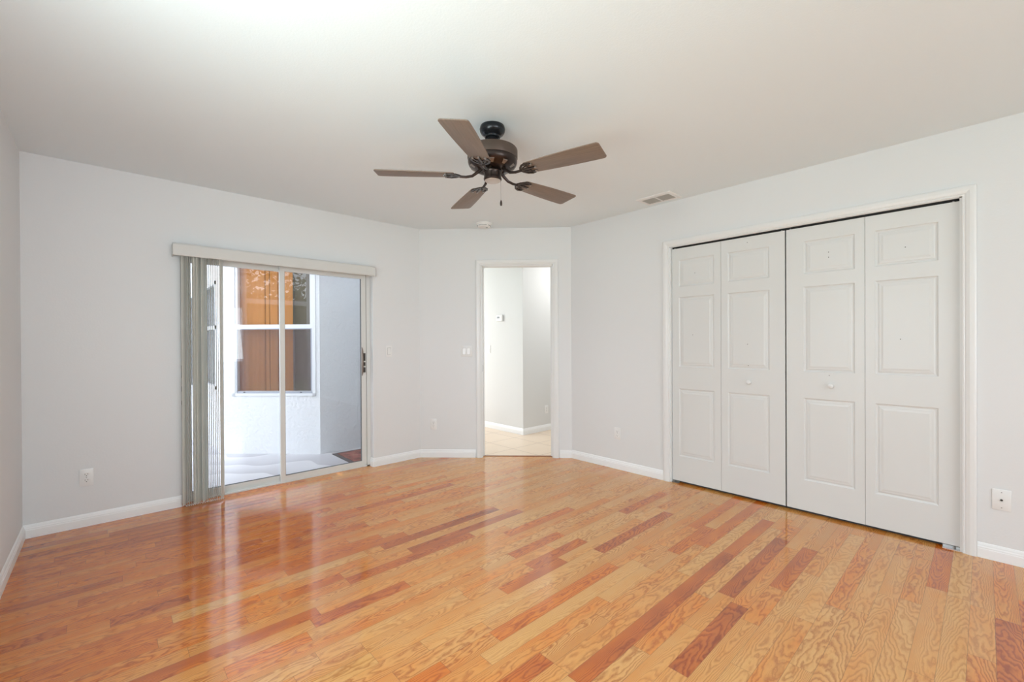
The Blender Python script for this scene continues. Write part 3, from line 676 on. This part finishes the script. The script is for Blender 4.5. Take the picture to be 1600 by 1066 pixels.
# dark room behind the bay windows
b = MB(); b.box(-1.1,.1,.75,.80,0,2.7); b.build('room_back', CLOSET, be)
# bay side window and wing window
w2 = empty('window_2', (P1[0],6.15,0)); struct(w2)
b = MB(); b.box(-.015,.03,0,.035,.69,1.97).box(-.015,.03,.815,.85,.69,1.97).box(-.015,.03,0,.85,.69,.725).box(-.015,.03,0,.85,1.93,1.97).box(-.012,.03,0,.85,1.40,1.445); b.build('window_frame', SASH, w2)
MB().box(.010,.014,.03,.82,.72,1.94).build('pane', PANER, w2); MB().box(.09,.10,.0,.85,.70,1.96).build('roller_shade', mat('grey_shade',(.42,.42,.42),.8), w2)
w3 = empty('window_3', (.62,y2,0)); struct(w3)
b = MB(); b.box(0,.02,-.012,.03,.66,1.86).box(.22,.24,-.012,.03,.66,1.86).box(0,.24,-.012,.03,.66,.69).box(0,.24,-.012,.03,1.83,1.86); b.build('window_frame', SASH, w3)
MB().box(.01,.23,.010,.014,.67,1.85).build('pane', PANER, w3); MB().box(.0,.24,.08,.09,.67,1.85).build('roller_shade', bpy.data.materials['grey_shade'], w3)
# door mat
dm = empty('doormat', (1.86,4.42,GZ))
MB().box(0,.60,0,.60,0,.006).build('border', mat('mat_border',(.09,.085,.09),.9,bump=(300,.5,.004)), dm, bevel=.002)
mm = bpy.data.materials.new('mat_pile'); mm.use_nodes = True; T = NT(mm); tc = T.n('ShaderNodeTexCoord'); nn = T.noise(tc.outputs['Object'], 9, 3)
T.L.new(T.ramp(nn, [(.35,(.13,.06,.055)),(.55,(.27,.10,.085)),(.7,(.36,.17,.14))]), mm.node_tree.nodes['Principled BSDF'].inputs['Base Color']); mm.node_tree.nodes['Principled BSDF'].inputs['Roughness'].default_value = .95
MB().box(.045,.555,.045,.555,.004,.011).build('pile', mm, dm, bevel=.003)
tag(dm, 'red and dark brown doormat on the patio floor outside the sliding door', 'doormat')
# screen enclosure at the open side of the patio
se = empty('screen_enclosure', (-.72,YB+.3,GZ))
for y in (.0,.95,1.9,2.6): MB().box(-.03,.03,y,y+.07,0,2.78).build('post', SASH, se)
MB().box(-.025,.025,0,2.65,1.88,1.95).build('beam', SASH, se); MB().box(-.025,.025,0,2.65,2.70,2.78).build('beam', SASH, se)
tag(se, 'white aluminium screen frame at the open side of the patio', 'screen frame')
# trees in the yard (seen mirrored in the patio window)
LEAF = mat('leaf', (.055,.10,.03), .6); BARK = mat('bark', (.09,.065,.05), .9)
def tree(x, y, h, r, seed, label):
    rg = random.Random(seed); e = empty('tree', (x,y,GZ-.02))
    b = MB(); b.tube([(0,0,0),(.05,.03,h*.4),(-.03,.05,h*.8)], [.16,.12,.06], 10)
    for k in range(7):
        a = rg.random()*6.28; z = h*rg.uniform(.4,.7); b.tube([(0,0,z),(math.cos(a)*r*.5,math.sin(a)*r*.5,z+r*.35),(math.cos(a)*r*.9,math.sin(a)*r*.9,z+r*.5)], [.06,.035,.012], 6)
    b.build('trunk', BARK, e)
    b = MB()
    cl = [(Vector((rg.gauss(0,r*.5),rg.gauss(0,r*.5),h*.75+rg.gauss(0,r*.35))), rg.uniform(.3,.6)) for _ in range(26)]
    for c, rr in cl:
        for _ in range(55):
            p = c+Vector((rg.gauss(0,rr*.6),rg.gauss(0,rr*.6),rg.gauss(0,rr*.5))); d = Vector((rg.gauss(0,1),rg.gauss(0,1),rg.gauss(0,1))).normalized()*.10; s_ = d.orthogonal().normalized()*.045
            b.face([p-d, p+s_, p+d, p-s_])
    b.build('foliage', LEAF, e); tag(e, label, 'tree', 'trees in the yard'); return e
b = MB(); rg = random.Random(9); hg = empty('hedge', (-9.5,1.0,GZ-.02))  # hedge added to block bright sky reflected in the patio window
for _ in range(3200):
    p = Vector((rg.uniform(-.5,.5), rg.uniform(-4,7), rg.uniform(0,3.1)+rg.gauss(0,.08))); d = Vector((rg.gauss(0,1),rg.gauss(0,1),rg.gauss(0,1))).normalized()*.16; s_ = d.orthogonal().normalized()*.09
    b.face([p-d, p+s_, p+d, p-s_])
b.box(-.25,.25,-4,7,0,2.8)
b.build('foliage', LEAF, hg); tag(hg, 'tall dark green hedge added in the yard to block sky mirrored low in the patio window', 'hedge')
tree(-5.6,4.6,4.6,1.5,1,'leafy tree mirrored in the patio window, nearest the screen frame')
tree(-11.5,-1.5,5.4,1.8,2,'taller leafy tree mirrored at the right of the patio window')
tree(-12.5,10.5,5.0,1.7,3,'leafy tree at the far side of the yard, mirrored in the patio window')
